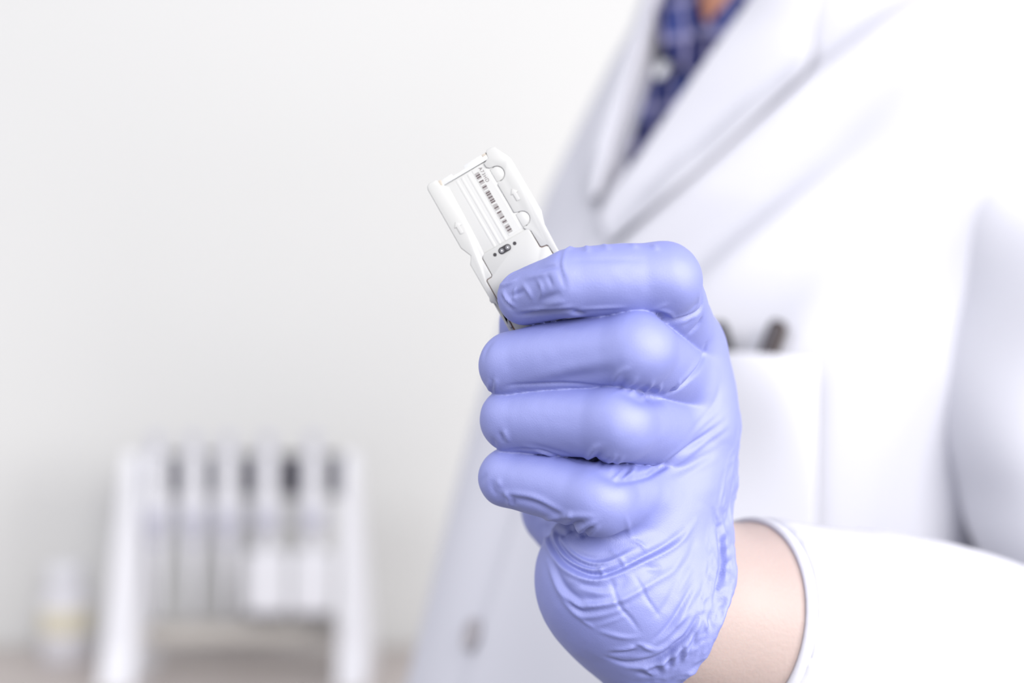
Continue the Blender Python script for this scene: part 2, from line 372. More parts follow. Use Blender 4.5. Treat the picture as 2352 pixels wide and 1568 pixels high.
# ------------------------------------------------------------------ glove
V, F = nets(glovesdf, (-22, 396, -125), (88, 520, 50), .55)
print('glove verts', len(V))
N = normals(V, F)
disp = np.zeros(len(V))
WR = [  # (pixels along the wrinkle, width mm, height mm)
 ([(1293,569),(1284,603),(1290,634),(1300,668)],.8,-.5), ([(1300,566),(1292,603),(1298,634)],.7,.4),
 ([(1146,652),(1158,655),(1172,651),(1190,640)],.6,.5), ([(1153,670),(1167,690),(1183,704)],.7,.6), ([(1150,676),(1162,696),(1176,710)],.7,-.5),
 ([(1200,652),(1217,673),(1222,690)],.7,.4), ([(1172,681),(1206,667)],.7,-.5), ([(1235,622),(1262,612),(1284,612)],.8,-.4),
 ([(1190,724),(1262,715),(1321,712)],.9,-.8), ([(1195,717),(1262,707),(1316,703)],.8,.5), ([(1240,690),(1290,672)],.9,-.35), ([(1205,640),(1255,628)],.8,.35),
 ([(1318,714),(1330,720),(1342,716)],.9,-1.6), ([(1326,706),(1345,708),(1440,704)],.7,.5),
 ([(1301,597),(1390,596),(1480,597)],1.0,-.22), ([(1330,580),(1430,578)],1.0,.15),
 ([(1489,716),(1512,706),(1534,698)],.8,.5), ([(1506,710),(1537,719),(1548,735)],.8,.6), ([(1512,722),(1531,730)],.8,-.8),
 ([(1616,675),(1610,710),(1582,731),(1530,742)],.9,-1.5), ([(1608,668),(1600,700),(1574,722),(1530,732)],1.1,.6),
 ([(1613,726),(1604,746),(1582,768)],1.0,-1.2), ([(1600,730),(1570,752)],1.0,-.4),
 ([(1620,790),(1613,830),(1593,861),(1562,892),(1520,912)],.9,-1.5), ([(1612,790),(1604,826),(1584,855),(1552,884)],1.1,.5),
 ([(1405,886),(1422,858),(1447,841)],.8,.7), ([(1430,898),(1453,875),(1464,861)],.8,.7), ([(1420,893),(1440,868)],.7,-.6), ([(1444,903),(1475,884)],.7,.6),
 ([(1475,912),(1492,889),(1498,872)],.8,.7), ([(1484,914),(1502,890)],.7,-.6), ([(1509,911),(1515,892),(1516,880)],.7,.6), ([(1543,902),(1557,884),(1559,872)],.8,.7), ([(1536,904),(1549,888)],.7,-.6),
 ([(1195,878),(1313,849),(1425,826)],2.2,.55), ([(1200,886),(1313,866),(1420,848)],2.4,-.7), ([(1240,770),(1420,768)],2.5,-.15),
 ([(1127,872),(1124,905)],.9,.5), ([(1141,868),(1133,902)],.9,.6), ([(1133,870),(1128,905)],.8,-.6), ([(1108,830),(1118,800),(1135,778)],1.2,-.3),
 ([(1329,1058),(1349,1052),(1366,1030),(1383,1021)],.9,.8), ([(1371,1066),(1391,1055),(1397,1041)],.8,.7), ([(1360,1060),(1380,1040)],.7,-.8), ([(1388,1070),(1408,1052),(1414,1040)],.8,.7), ([(1380,1068),(1400,1048)],.7,-.7),
 ([(1400,1076),(1424,1056),(1430,1044)],.8,.5), ([(1436,1096),(1453,1083),(1456,1066)],.8,.7), ([(1428,1094),(1444,1078)],.7,-.6), ([(1481,1090),(1498,1074)],.7,.5),
 ([(1420,1106),(1486,1092),(1537,1060),(1579,1030),(1621,1001),(1665,966)],1.1,-1.4), ([(1430,1096),(1484,1080),(1533,1050),(1576,1020)],1.4,.5), ([(1490,1100),(1543,1070),(1585,1042),(1625,1014)],1.2,.4),
 ([(1593,1045),(1677,985)],1.0,-.35), ([(1537,1094),(1600,1058),(1649,1030)],1.1,-.35), ([(1593,1007),(1658,948)],1.0,-.4), ([(1560,1100),(1650,1050)],1.1,.25), ([(1580,1000),(1640,930),(1655,880)],1.1,-.35),
 ([(1167,1016),(1158,985)],1.0,.6), ([(1157,1018),(1148,992)],.9,-.6), ([(1138,1030),(1130,1005)],.9,-.4), ([(1206,1026),(1268,1044),(1324,1058)],.9,.6), ([(1215,1020),(1275,1035),(1325,1048)],1.3,-.4), ([(1220,930),(1330,945)],2.0,-.2), ([(1230,960),(1340,966)],2.0,-.2),
 ([(1153,1130),(1228,1143),(1304,1179)],1.0,.8), ([(1160,1142),(1228,1155),(1300,1192)],1.3,-.8), ([(1167,1162),(1172,1147),(1157,1128)],1.0,.9), ([(1178,1160),(1178,1145)],.8,-.7), ([(1142,1140),(1130,1120),(1132,1100)],1.0,-.4), ([(1102,1110),(1118,1085)],1.0,-.3), ([(1150,1120),(1142,1100)],.9,.4),
 ([(1240,1200),(1270,1190),(1320,1184),(1369,1187)],1.0,.8), ([(1296,1224),(1318,1206),(1345,1200)],1.0,-1.5), ([(1321,1228),(1355,1203),(1373,1195)],.9,.9), ([(1332,1232),(1362,1208)],.9,-1.0), ([(1348,1232),(1378,1205)],.8,.5), ([(1304,1179),(1320,1186)],1.0,.6), ([(1200,900),(1201,901)],1,0),
 ([(1252,1205),(1256,1247),(1284,1293),(1325,1321),(1367,1330),(1402,1322),(1459,1297),(1523,1268),(1565,1240),(1600,1195)],1.0,1.3),
 ([(1260,1210),(1266,1247),(1292,1286),(1335,1312),(1372,1321),(1420,1308),(1480,1278),(1530,1252),(1570,1220)],1.1,-2.1),
 ([(1268,1215),(1274,1248),(1300,1282),(1345,1306),(1383,1308),(1428,1294)],.8,1.0), ([(1275,1222),(1283,1250),(1311,1280),(1352,1299),(1390,1300)],.8,-1.6), ([(1286,1236),(1315,1272),(1355,1294),(1388,1294),(1422,1281),(1470,1256)],.8,.9),
 ([(1290,1244),(1325,1272),(1365,1283),(1400,1277)],.9,-.6), ([(1255,1286),(1286,1357),(1328,1389),(1361,1390),(1420,1380),(1478,1350),(1540,1310)],1.0,1.0), ([(1268,1286),(1298,1348),(1336,1377),(1375,1376)],1.2,-.8),
 ([(1282,1365),(1325,1411),(1356,1415),(1400,1407),(1450,1390)],1.0,.7), ([(1294,1366),(1330,1402),(1360,1404)],1.0,-.7), ([(1328,1372),(1361,1388),(1400,1378)],.9,.5), ([(1325,1350),(1380,1362),(1405,1360)],1.0,.5), ([(1320,1340),(1375,1350),(1400,1348)],1.0,-.5), ([(1300,1330),(1340,1346)],1.0,.4),
 ([(1378,1300),(1384,1325)],.6,.7), ([(1425,1281),(1440,1302)],.6,.7), ([(1403,1331),(1414,1365),(1428,1398),(1448,1420),(1470,1451)],.55,-.6), ([(1456,1317),(1470,1342),(1487,1376),(1518,1418)],.55,-.5), ([(1448,1240),(1470,1247),(1488,1266)],.7,.6), ([(1436,1180),(1450,1240)],.8,.3), ([(1400,1262),(1430,1285)],.7,.3),
 ([(1480,1302),(1500,1306),(1522,1302)],1.1,-.7), ([(1400,1335),(1420,1350),(1440,1320)],1.4,-.5), ([(1365,1440),(1420,1420),(1440,1408)],.7,.4), ([(1330,1420),(1366,1442)],.7,.4), ([(1370,1446),(1430,1462),(1470,1462)],.9,.5),
 ([(1637,1172),(1654,1222),(1660,1298),(1646,1353),(1638,1395)],.9,-1.6), ([(1646,1170),(1664,1225),(1669,1300),(1656,1356)],.9,.8), ([(1668,1280),(1672,1320)],.8,-.8), ([(1632,1300),(1618,1348),(1602,1390)],1.1,-.6), ([(1600,1230),(1580,1290),(1550,1320)],1.4,-.4), ([(1575,1260),(1545,1310),(1500,1340)],1.2,.4),
 ([(1596,1337),(1565,1395),(1537,1437),(1495,1476)],1.0,-.9), ([(1602,1344),(1572,1402),(1544,1443),(1503,1483)],1.0,.7), ([(1560,1330),(1530,1390),(1500,1420)],1.2,-.4), ([(1590,1300),(1555,1365)],1.1,.4),
 ([(1606,1410),(1579,1457),(1554,1478),(1534,1499),(1495,1518),(1439,1524),(1395,1510)],1.0,-1.8), ([(1600,1402),(1570,1450),(1545,1470),(1522,1488),(1485,1505),(1440,1510)],1.0,.8), ([(1612,1420),(1586,1467),(1540,1510),(1495,1530),(1440,1534)],.9,1.0),
 ([(1405,1492),(1440,1488),(1465,1480),(1500,1490),(1525,1482)],.9,.8), ([(1400,1500),(1440,1498),(1470,1490)],.9,-.8), ([(1450,1478),(1480,1486)],.8,-.7), ([(1550,1440),(1590,1400)],.9,.6), ([(1600,1450),(1590,1490)],.8,-.8), ([(1570,1480),(1560,1520)],.8,-.9), ([(1580,1478),(1572,1518)],.8,.8), ([(1545,1500),(1535,1535)],.8,-.9), ([(1553,1498),(1545,1530)],.8,.8), ([(1520,1510),(1530,1545)],.8,.7), ([(1505,1525),(1515,1550)],.8,-.8), ([(1480,1530),(1500,1555)],.8,.8), ([(1620,1420),(1625,1455)],.8,.7), ([(1634,1400),(1628,1440)],.8,-.7), ([(1460,1545),(1500,1552)],.9,-.8),
]
WR[2:12] = [(a_, b_, c_*1.6) for a_, b_, c_ in WR[2:12]]
WR += [([(1232,640),(1246,664),(1238,690)],.7,.7), ([(1255,630),(1268,660)],.7,-.6), ([(1185,660),(1178,690)],.6,.7), ([(1250,700),(1300,690)],.8,.6), ([(1160,640),(1185,622),(1220,612)],.8,-.5), ([(1345,563),(1352,580)],.8,.8), ([(1385,561),(1400,575)],.8,.7), ([(1450,561),(1462,572)],.8,.6), ([(1500,562),(1510,576)],.8,.7), ([(1300,574),(1318,568)],.8,.7),
 ([(1425,893),(1475,914),(1535,904)],3.0,-1.3), ([(1362,1066),(1408,1094),(1460,1088)],2.8,-1.2), ([(1500,716),(1535,736),(1580,726)],2.2,-1.0),
 ([(1150,896),(1180,884),(1300,882),(1405,886)],.6,-.7), ([(1150,1036),(1230,1032),(1340,1064)],.6,-.7),
 ([(1475,912),(1520,880)],.8,.5), ([(1300,1230),(1270,1215)],1.2,-1.0), ([(1410,1098),(1436,1078)],.7,.6)]
for px_, w_, h_ in WR:
    if h_ == 0: continue
    a = np.array(px_, float); ln = np.linalg.norm(np.diff(a, axis=0), axis=1).sum()
    r = resample(a, max(4, int(ln/9)+2)); L3 = march(glovesdf, r[:, 0], r[:, 1])
    keep = (L3[:, 1] < 500) & (np.abs(glovesdf(L3)) < 1.0); L3 = L3[keep]
    if len(L3) < 2: continue
    out = crease(V, N, L3, w_, h_)
    if out is not None: disp[out[0]] += out[1]
# stretched-latex unevenness, stronger near the cuff
sP = (V-RIMC)@RAX
disp += .22*vnoise(V, 9.0)+.06*vnoise(V+7, 3.0)
cf = sstep(-16, -5, sP)
disp += cf*(.5*(1-2*np.abs(vnoise(V+RAX*sP[:, None]*1.6, 7.0)))-.25+.3*(1-2*np.abs(vnoise(V+31+RAX*sP[:, None]*1.2, 3.4)))-.1)
V2 = V+N*disp[:, None]
V2 = relax(V2, F, 1, .35)
glove = gmesh('glove', V2, F, M['glove'], person); glove['label'] = 'blue violet nitrile glove'
print('glove done')

# ------------------------------------------------------------------ lab coat
def inV(P):                                         # signed wedge of the open collar, from its edges on the chest
    D = P/np.maximum(P[:, 1:2], 1)*1.0
    return D
VL = VE([(1530,-60),(1500,60),(1470,160),(1436,280),(1408,370),(1390,436)])      # where the opening's edges lie on the chest
VR = VE([(1765,-60),(1675,70),(1605,170),(1522,285),(1446,385),(1390,436)])
vl3 = march(coatbase, *resample(VL, 14).T, d0=600); vr3 = march(coatbase, *resample(VR, 14).T, d0=600)
def tu(p): q = p-TC; return np.stack([q@Lv, q@T], -1)
vl2, vr2 = tu(vl3), tu(vr3)
o1 = np.argsort(vl2[:, 1]); o2 = np.argsort(vr2[:, 1])
def wedge(P):
    q = P-TC; s = q@T; u = q@Lv; v = q@Fv
    a = np.interp(s, vl2[o1, 1], vl2[o1, 0]); b = np.interp(s, vr2[o2, 1], vr2[o2, 0])
    e = np.maximum(a-u, u-b); e = np.where(s < min(vl2[:, 1].min(), vr2[:, 1].min()), 50+0*e, e)
    return np.maximum(e, 10-v)
SL = march(shirtsdf, *resample(VE([(1570,-70),(1583,0),(1590,35),(1602,62)]), 8).T, d0=600); SR = march(shirtsdf, *resample(VE([(1715,-70),(1662,0),(1632,35),(1602,62)]), 8).T, d0=600)
def shirtcut(P):
    q = P-TC; s = q@T; u = q@Lv; v = q@Fv; a2, b2 = tu(SL), tu(SR); i1 = np.argsort(a2[:, 1]); i2 = np.argsort(b2[:, 1])
    a = np.interp(s, a2[i1, 1], a2[i1, 0]); b = np.interp(s, b2[i2, 1], b2[i2, 0])
    e = np.maximum(a-u, u-b); e = np.where(s < min(a2[:, 1].min(), b2[:, 1].min()), 50., e)
    return smax(shirtsdf(P), -np.maximum(e, np.maximum(10-v, -(torso(P, -8)))), 1.0)
def coatsdf(P):
    d = coatbase(P)
    return smax(d, -np.maximum(wedge(P)-1.0, -(shirtsdf(P)+17)), 2.0)
V, F = nets(coatsdf, (-110, 600, -420), (430, 1080, 300), 3.0, slack=1.8)
V = relax(V, F, 2, .4)
# the arm is its own piece below the shoulder seam, so keep only the body here
coat = gmesh('lab_coat', V, F, M['coat'], person); coat['label'] = 'white cotton lab coat'
# sleeves
CUFC = pt(1716, 1420, 479)
def sleeveL(P):
    fore = chain(P, [pt(1600, 1400, 470), FA[1], FA[1]*.8+FA[2]*.2, FA[2]], [33.6, 35.6, 42, 58], 2)
    up = chain(P, [SHO, pt(2440, 800, 695), FA[2]], [62, 64, 64], 3)
    d = smin(fore, up, 9)
    q = P-CUFC; s = q@FAX
    x, y, z = P[:, 0], P[:, 1], P[:, 2]
    up_w = sstep(-110, -40, z)*sstep(50, 130, s)
    d = d-up_w*(5*np.sin((z*.9+x*.9)/19)+2.0*np.sin((z*.5-x*1.1)/11+1))
    d = d-sstep(60, 140, s)*(1-up_w)*(3.5*np.sin((s*.9+z*.8)/14)+2*np.sin((s*.5-z)/9))
    return smax(d*.85, -s, 1.2)
V, F = nets(sleeveL, (50, 420, -330), (430, 900, 230), 2.2, slack=1.8)
V = relax(V, F, 2, .4)
slv = gmesh('sleeve', V, F, M['coat'], coat); slv['label'] = 'left sleeve of the coat, bent at the elbow'
def tube_ring(name, c, ax, R, r, m, parent, n=56, k=10):
    e1 = np.cross(ax, [0, 0, 1.]); e1 /= np.linalg.norm(e1); e2 = np.cross(ax, e1); Vv = []; Fq = []
    for i in range(n):
        a = 2*math.pi*i/n; d = e1*math.cos(a)+e2*math.sin(a)
        for j in range(k): b = 2*math.pi*j/k; Vv.append(c+d*(R+r*math.cos(b))+ax*r*1.5*math.sin(b)); Fq.append([i*k+j, ((i+1) % n)*k+j, ((i+1) % n)*k+(j+1) % k, i*k+(j+1) % k])
    return gmesh(name, np.array(Vv), np.array(Fq), m, parent)
_ab = FA[1]-FA[0]; _t = ((CUFC-FA[0])@FAX)/(_ab@FAX); CUC = FA[0]+_ab*_t
tube_ring('cuff_hem', CUC+FAX*.3, _ab/np.linalg.norm(_ab), 27.5+5.7*_t+1.6, 1.5, M['coat'], coat)
def sleeveR(P): return (armR(P, 12)-2*np.sin(P[:, 2]/16))*.9
V, F = nets(sleeveR, (-60, 820, -480), (320, 1120, 260), 4.0)
gmesh('sleeve', relax(V, F, 2, .4), F, M['coat'], coat)

def sheet(name, e0, e1, f, m, parent, n=26, k=9, off=lambda a, b: 2.5, th=1.6, d0=600):
    """cloth laid over a field between two pixel edges; returns a closed thin shell"""
    a = resample(e0, n); b = resample(e1, n); t = np.linspace(0, 1, k)
    g = a[:, None]*(1-t)[None, :, None]+b[:, None]*t[None, :, None]
    al = np.repeat(np.linspace(0, 1, n), k); ac = np.tile(t, n)
    of = np.array([off(x, y) for x, y in zip(al, ac)])
    top = march(lambda p: f(p)-of-th, g[..., 0].ravel(), g[..., 1].ravel(), d0=d0); G = grad(f, top, 6.0)
    bot = top-G*(th+.2)
    Vv = np.vstack([top, bot]); Fq = []; q = n*k
    for i in range(n-1):
        for j in range(k-1):
            s = [i*k+j, i*k+j+1, (i+1)*k+j+1, (i+1)*k+j]; Fq.append(s); Fq.append([x+q for x in s[::-1]])
    rim = [(i, 0) for i in range(n)]+[(n-1, j) for j in range(1, k)]+[(i, k-1) for i in range(n-2, -1, -1)]+[(0, j) for j in range(k-2, 0, -1)]
    ids = [i*k+j for i, j in rim]
    for x, y in zip(ids, ids[1:]+ids[:1]): Fq.append([x, y, y+q, x+q])
    F_ = np.array(Fq)
    o = gmesh(name, Vv, F_, m, parent)
    bm = bmesh.new(); bm.from_mesh(o.data); bmesh.ops.recalc_face_normals(bm, faces=bm.faces[:]); bm.to_mesh(o.data); bm.free()
    md = o.modifiers.new('round', 'SUBSURF'); md.levels = 1; md.render_levels = 1
    return o
lap = sheet('lapel', [(1760,-60),(1666,68),(1596,168),(1514,286),(1442,388),(1394,446),(1372,500)], [(1900,-60),(1868,60),(1855,150),(1740,260),(1620,370),(1490,480),(1392,562)], coatbase, M['coat'], coat, off=lambda a, c: 2+3.5*math.sin(math.pi*min(1, c*1.0))*(1-a*.6)+1.5*(1-c))
lap['label'] = 'broad lapel on the near side'
lap2 = sheet('lapel', [(1526,-60),(1492,60),(1460,160),(1424,280),(1396,370),(1378,440)], [(1480,-30),(1440,80),(1395,190),(1350,300),(1335,390),(1345,470)], coatbase, M['coat'], coat, off=lambda a, c: 3+4*math.sin(math.pi*c))
lap2['label'] = 'narrow lapel on the far side'
pk = sheet('breast_pocket', [(1500,800),(1640,803),(1760,810),(1880,822)], [(1475,1330),(1625,1330),(1750,1330),(1872,1330)], coatbase, M['coat'], coat, n=22, k=14, off=lambda a, c: 2.5+11*math.exp(-(c/.35)**2)*math.sin(math.pi*a)**.6)
def button(name, p, nrm, r, m, parent):
    bm = bmesh.new()
    lathe(bm, [(r*.55, 0), (r*.95, .2*r), (r, .35*r), (r*.92, .46*r), (r*.72, .40*r), (r*.66, .30*r), (r*.12, .28*r)], n=24)
    for sx in (-1, 1):
        for sy in (-1, 1): lathe(bm, [(r*.10, .26*r), (r*.10, .34*r)], c=(sx*r*.22, sy*r*.22, 0), n=8)
    rot = Vector(nrm).to_track_quat('Z', 'Y').to_matrix().to_4x4()
    for v in bm.verts: v.co = rot @ v.co+Vector(p)
    return autosmooth(bmobj(name, bm, m, parent))
for px_, py_ in ((1096, 1460), (1215, 1060), (1325, 690)):
    p = march(coatbase, px_, py_, d0=600); g = grad(coatbase, p, 6)
    button('button', W(p+g*1.0)[0], g[0], .0095, M['button'], coat)

# ------------------------------------------------------------------ shirt
V, F = nets(shirtcut, (-80, 600, -300), (420, 1080, 330), 3.0)
shirt = gmesh('shirt', relax(V, F, 1, .4), F, M['plaid'], person); shirt['label'] = 'blue and navy plaid shirt with an open collar'
sheet('shirt_collar', [(1600,118),(1640,75),(1690,20),(1750,-60)], [(1530,118),(1600,175),(1660,110),(1790,-40)], shirtsdf, M['plaid'], shirt, n=16, k=7, off=lambda a, c: 3+5*c)
sheet('shirt_collar', [(1575,-60),(1585,20),(1592,70),(1600,112)], [(1500,-60),(1500,20),(1515,90),(1545,150)], shirtsdf, M['plaid'], shirt, n=16, k=7, off=lambda a, c: 3+5*c)
sheet('placket', [(1560,140),(1530,210),(1470,320),(1410,420)], [(1500,150),(1470,230),(1430,320),(1380,430)], shirtsdf, M['plaid'], shirt, n=14, k=5, off=lambda a, c: .8)
p = march(shirtsdf, 1535, 170, d0=600); g = grad(shirtsdf, p, 6); button('shirt_button', W(p+g*3)[0], g[0], .0062, M['buttonw'], shirt)
print('clothes done')

# ------------------------------------------------------------------ pens in the pocket
def pen(name, x0, y0, x1, y1, r, m, label, clip):
    a = march(coatbase, x1, y1, d0=600)[0]; b = march(coatbase, x0, y0, d0=600)[0]
    G = grad(coatbase, np.array([a, b]), 6); a = a+G[0]*(r+2.6); b = b+G[1]*(r+2.6)
    L = np.linalg.norm(b-a); z = Vector(b-a); bm = bmesh.new()
    lathe(bm, [(r*.8, 0), (r, L*.03), (r, L*.93), (r*.92, L*.965), (r*.6, L)], n=20)
    rot = z.to_track_quat('Z', 'Y').to_matrix().to_4x4()
    for v in bm.verts: v.co = Vector(W(np.array(rot @ v.co)+a))
    o = autosmooth(bmobj(name, bm, m)); tag(o, label, 'pen')
    bm = bmesh.new(); box(bm, (0, 0, L*.78), (r*.5, r*.5, L*.36), .2); 
    gd = rot.inverted().to_3x3() @ Vector(G[0]); gd.z = 0; gd.normalize()
    for v in bm.verts: v.co = Vector(W(np.array(rot @ (v.co+gd*(r*1.28)))+a))
    c = bmobj('clip', bm, M['dark'], o)
    return o
pen('pen', 1808, 752, 1705, 985, 4.7, M['penb'], 'dark brown pen leaning in the breast pocket, its top end showing at right', 1)
pen('pen', 1652, 735, 1716, 985, 4.6, M['pen'], 'black pen in the breast pocket, half hidden behind the gloved fist', 1)

# ------------------------------------------------------------------ cartridge held in the hand
s30, c30 = .5, math.sqrt(3)/2
ORG = pt(940+140/3.485, 310+400/3.485, 442)
UX = np.array([c30, 0, s30]); VX = np.array([s30, 0, -c30]); NX = np.array([0, -1, 0.])
KS = 1.0
def CP(u, v, n=0.): return Vector(W(ORG+UX*u*KS+VX*v*KS+NX*n))
def plate(name, pts, n0, n1, m, parent, bev=.25, holes=()):
    bm = bmesh.new(); lo = [bm.verts.new((u, v, n0)) for u, v in pts]; hi = [bm.verts.new((u, v, n1)) for u, v in pts]
    k = len(pts); ft = bm.faces.new(hi); bm.faces.new(lo[::-1])
    for i in range(k): bm.faces.new((lo[i], lo[(i+1) % k], hi[(i+1) % k], hi[i]))
    bmesh.ops.recalc_face_normals(bm, faces=bm.faces[:])
    if bev:
        es = [e for e in bm.edges if abs(e.verts[0].co.z-e.verts[1].co.z) < 1e-6]
        bmesh.ops.bevel(bm, geom=es, offset=bev, segments=2, affect='EDGES', profile=.5, clamp_overlap=True)
    for v in bm.verts: v.co = CP(*v.co)
    return autosmooth(bmobj(name, bm, m, parent), 50)
def arc(cu, cv, r, a0, a1, n=7): return [(cu+r*math.cos(math.radians(a0+(a1-a0)*i/n)), cv+r*math.sin(math.radians(a0+(a1-a0)*i/n))) for i in range(n+1)]
cart = bpy.data.objects.new('sample_cartridge', None); C.objects.link(cart)
tag(cart, 'white plastic sample cartridge with printed barcode held upright in the gloved fist', 'cartridge')
# backing tray under everything, then raised left rail, raised right rail with two round notches
tray = [(1.2, .4), (3.6, .4), (3.6, 2.2), (21, 2.2), (21, .4), (23.3, .4), (26.4, 6.2), (26.4, 24.8), (25.2, 28.6), (24.9, 56), (23.5, 58), (1, 58), (-.4, 56), (-.4, 28.2), (1, 25.6), (-.3, 22.4), (-.3, 1.4)]
plate('backing', tray, -2.2, -.6, M['plastic'], cart, .3)
left = [(-.5, 1.6), (-.1, .5), (.9, 0), (3.2, .05), (3.6, .6), (3.75, 2.4), (4.6, 2.6), (4.9, 3.4), (5.7, 4.2), (5.5, 10), (5.2, 20), (4.8, 27.6), (3.9, 28.1), (3.5, 28.5), (3.45, 34.3), (3.2, 34.75), (1.6, 34.8), (1.15, 35.2), (1.1, 40), (1.2, 46), (1.0, 51.4), (.3, 51.6), (-.2, 50.2), (.0, 49.2), (.6, 48.4), (.45, 45), (.1, 42.6), (-.9, 41.8), (-1.1, 41.0), (-.7, 40.2), (-.7, 38), (-.7, 28.2), (.2, 27), (.86, 25.9), (.3, 24.6), (-.65, 22.3)]
rl = plate('side_rail', left, -.7, .9, M['plastic'], cart, .28); rl['label'] = 'left rail with a broken snap edge at the bottom'
n1 = arc(20.5, 8.0, 2.5, -75, 75, 9); n2 = arc(20.4, 24.0, 2.45, -75, 75, 9)
right = [(20.9, .6), (21.6, -.05), (23.3, .0), (24.2, .5), (26.4, 5.0), (26.8, 6.1), (26.9, 24.9), (26.3, 26.6), (25.6, 29), (25.3, 37), (25.2, 56), (24, 57.6), (23.5, 57.2), (23.4, 37.6), (23.2, 35.1), (22.9, 34.75), (21.4, 34.5), (21.0, 34.1), (20.85, 28.6), (20.5, 28.1), (19.9, 27.6), (19.4, 27.0), (19.4, 26.4), (20.4, 26.5)] + n2[::-1] + [(20.2, 21.5), (19.1, 21.1), (19.1, 11.0), (19.6, 10.5), (20.6, 10.5)] + n1[::-1] + [(19.6, 5.4), (18.7, 4.7), (18.6, 3.2), (20.6, 2.4)]
plate('side_rail', right, -.7, .9, M['plastic'], cart, .22)
plate('glass_flow_cell', [(4.0, 2.9), (20.4, 2.9), (20.4, 28), (4.4, 28)], -.65, .42, M['glass'], cart, .1)
for u0 in (8.4, 10.2, 12.4): plate('flow_channel', [(u0, 3.6), (u0+.9, 3.6), (u0+.9, 26.8), (u0+.6, 27.6), (u0+.3, 27.6), (u0, 26.8)], .42, .48, M['glass'], cart, .02)
for u, v in ((20.7, 8.0), (20.6, 24.0)): plate('snap_tab', arc(u-.2, v, 2.42, -74, 74, 12)+[(19.3, v+2.25), (19.3, v-2.25)], -.6, .62, M['plastic'], cart, .15)
plate('seam_line', [(4.6, 27.55), (20.1, 27.55), (21.05, 28.2), (21.2, 33.9), (23.1, 34.4), (23.6, 35.4), (23.6, 57), (.95, 57), (.95, 35.0), (1.5, 34.5), (3.15, 34.4), (3.25, 28.3)], -.5, .35, M['seam'], cart, 0)['label'] = 'brown gap around the cover'
cover = [(4.8, 27.4)] + [(20.0, 27.4), (20.5, 27.9), (20.72, 28.5), (20.75, 34.2), (21.2, 34.75), (22.7, 34.95), (23.15, 35.5), (23.2, 56.8), (1.35, 56.8), (1.35, 35.4), (1.7, 35.0), (3.2, 34.95), (3.6, 34.4), (3.65, 28.5), (4.1, 27.9)]
plate('cover', cover, -.4, .95, M['plate'], cart, .18)
def disc(name, u, v, r, n0, n1, m, rin=0, seg=20):
    bm = bmesh.new(); 
    if rin:
        rings = [[bm.verts.new((u+rr*math.cos(2*math.pi*i/seg), v+rr*math.sin(2*math.pi*i/seg), nn)) for i in range(seg)] for rr, nn in ((r, n0), (r, n1), (rin, n1), (rin, n0))]
        for a, b in zip(rings, rings[1:]+rings[:1]):
            for i in range(seg): bm.faces.new((a[i], a[(i+1) % seg], b[(i+1) % seg], b[i]))
    else:
        lathe(bm, [(r, n0), (r, n1-.06), (r-.06, n1)], c=(u, v, 0), n=seg)
    for v_ in bm.verts: v_.co = CP(*v_.co)
    return autosmooth(bmobj(name, bm, m, cart))
pill = arc(9.97, 29.4, 1.08, 90, 270, 10)+arc(12.05, 29.4, 1.08, -90, 90, 10)
plate('port_gasket', pill, .8, 1.12, M['black'], cart, .08)['label'] = 'black pill-shaped gasket around two ports'
for u in (9.97, 12.05):
    disc('port_ring', u, 29.4, .66, 1.0, 1.28, M['steel'], .54); disc('port', u, 29.4, .3, 1.0, 1.25, M['white'])
for u in (7.5, 14.55): disc('alignment_dot', u, 29.4, .58, .9, 1.02, M['black'])
# barcode: short bars across the strip (flat print)
bars = [.12,.12,.5,.5,.12,.0,.5,.12,.12,.0,.12,.5,.12,.12,.0,.12,.5,.5,.14,.5,.14,.5,.5,.0,.12,.12,.12,.5,.12,.12,.0,.5,.12,.12,.12,.12,.5,.0,.12,.5,.12,.0,.12,.12,.5,.14,.5,.12,.12]
bm = bmesh.new(); tot = sum(b if b else .3 for b in bars)+.17*len(bars); k = 21.3/tot; v = 4.6
for b in bars:
    if b:
        q = [bm.verts.new(CP(uu, vv, .53)) for uu, vv in ((14.5, v), (16.0, v), (16.0, v+b*k), (14.5, v+b*k))]; bm.faces.new(q); v += b*k
    else: v += .3*k
    v += .17*k
bmobj('barcode', bm, M['ink'], cart)
cu = bpy.data.curves.new('serial', 'FONT'); cu.body = 'A73HD'; cu.size = 1.62; cu.space_character = 1.16; cu.extrude = 0
to = bpy.data.objects.new('serial_tmp', cu); C.objects.link(to)
dg = bpy.context.evaluated_depsgraph_get(); me = bpy.data.meshes.new_from_object(to.evaluated_get(dg)); bpy.data.objects.remove(to)
for v_ in me.vertices: x, y = v_.co.x, v_.co.y; v_.co = CP(16.45+y, 3.55+x*.92, .53)
link('serial_text', me, M['ink'], cart, False)
plate('glass_label_film', [(14.3, 3.3), (18.3, 3.3), (18.3, 26.5), (14.3, 26.5)], .42, .5, M['glass'], cart, .0)
def arrow(cu_, cv):
    pts = [(0, -2.1), (1.3, -.5), (.62, -.5), (.62, 2.0), (-.62, 2.0), (-.62, -.5), (-1.3, -.5)]
    plate('arrow_mark', [(cu_+a, cv+b) for a, b in pts], .8, 1.12, M['plastic'], cart, .12)
arrow(22.3, 16.4); arrow(2.0, 16.6)
# clear gasket bar and smoky clips along the top slot
plate('clear_bar', [(3.9, 1.1), (8.3, .9), (8.6, 1.8), (12.6, 1.6), (13.0, .6), (20.6, .4), (20.8, 2.6), (4.0, 2.9)], -.6, .7, M['clear'], cart, .15)
for u0, u1, v0, v1 in ((3.55, 4.6, .8, 3.0), (19.3, 21.3, .5, 1.3), (20.6, 21.4, .5, 2.6)): plate('clip', [(u0, v0), (u1, v0), (u1, v1), (u0, v1)], -.5, .75, M['clip'], cart, .1)

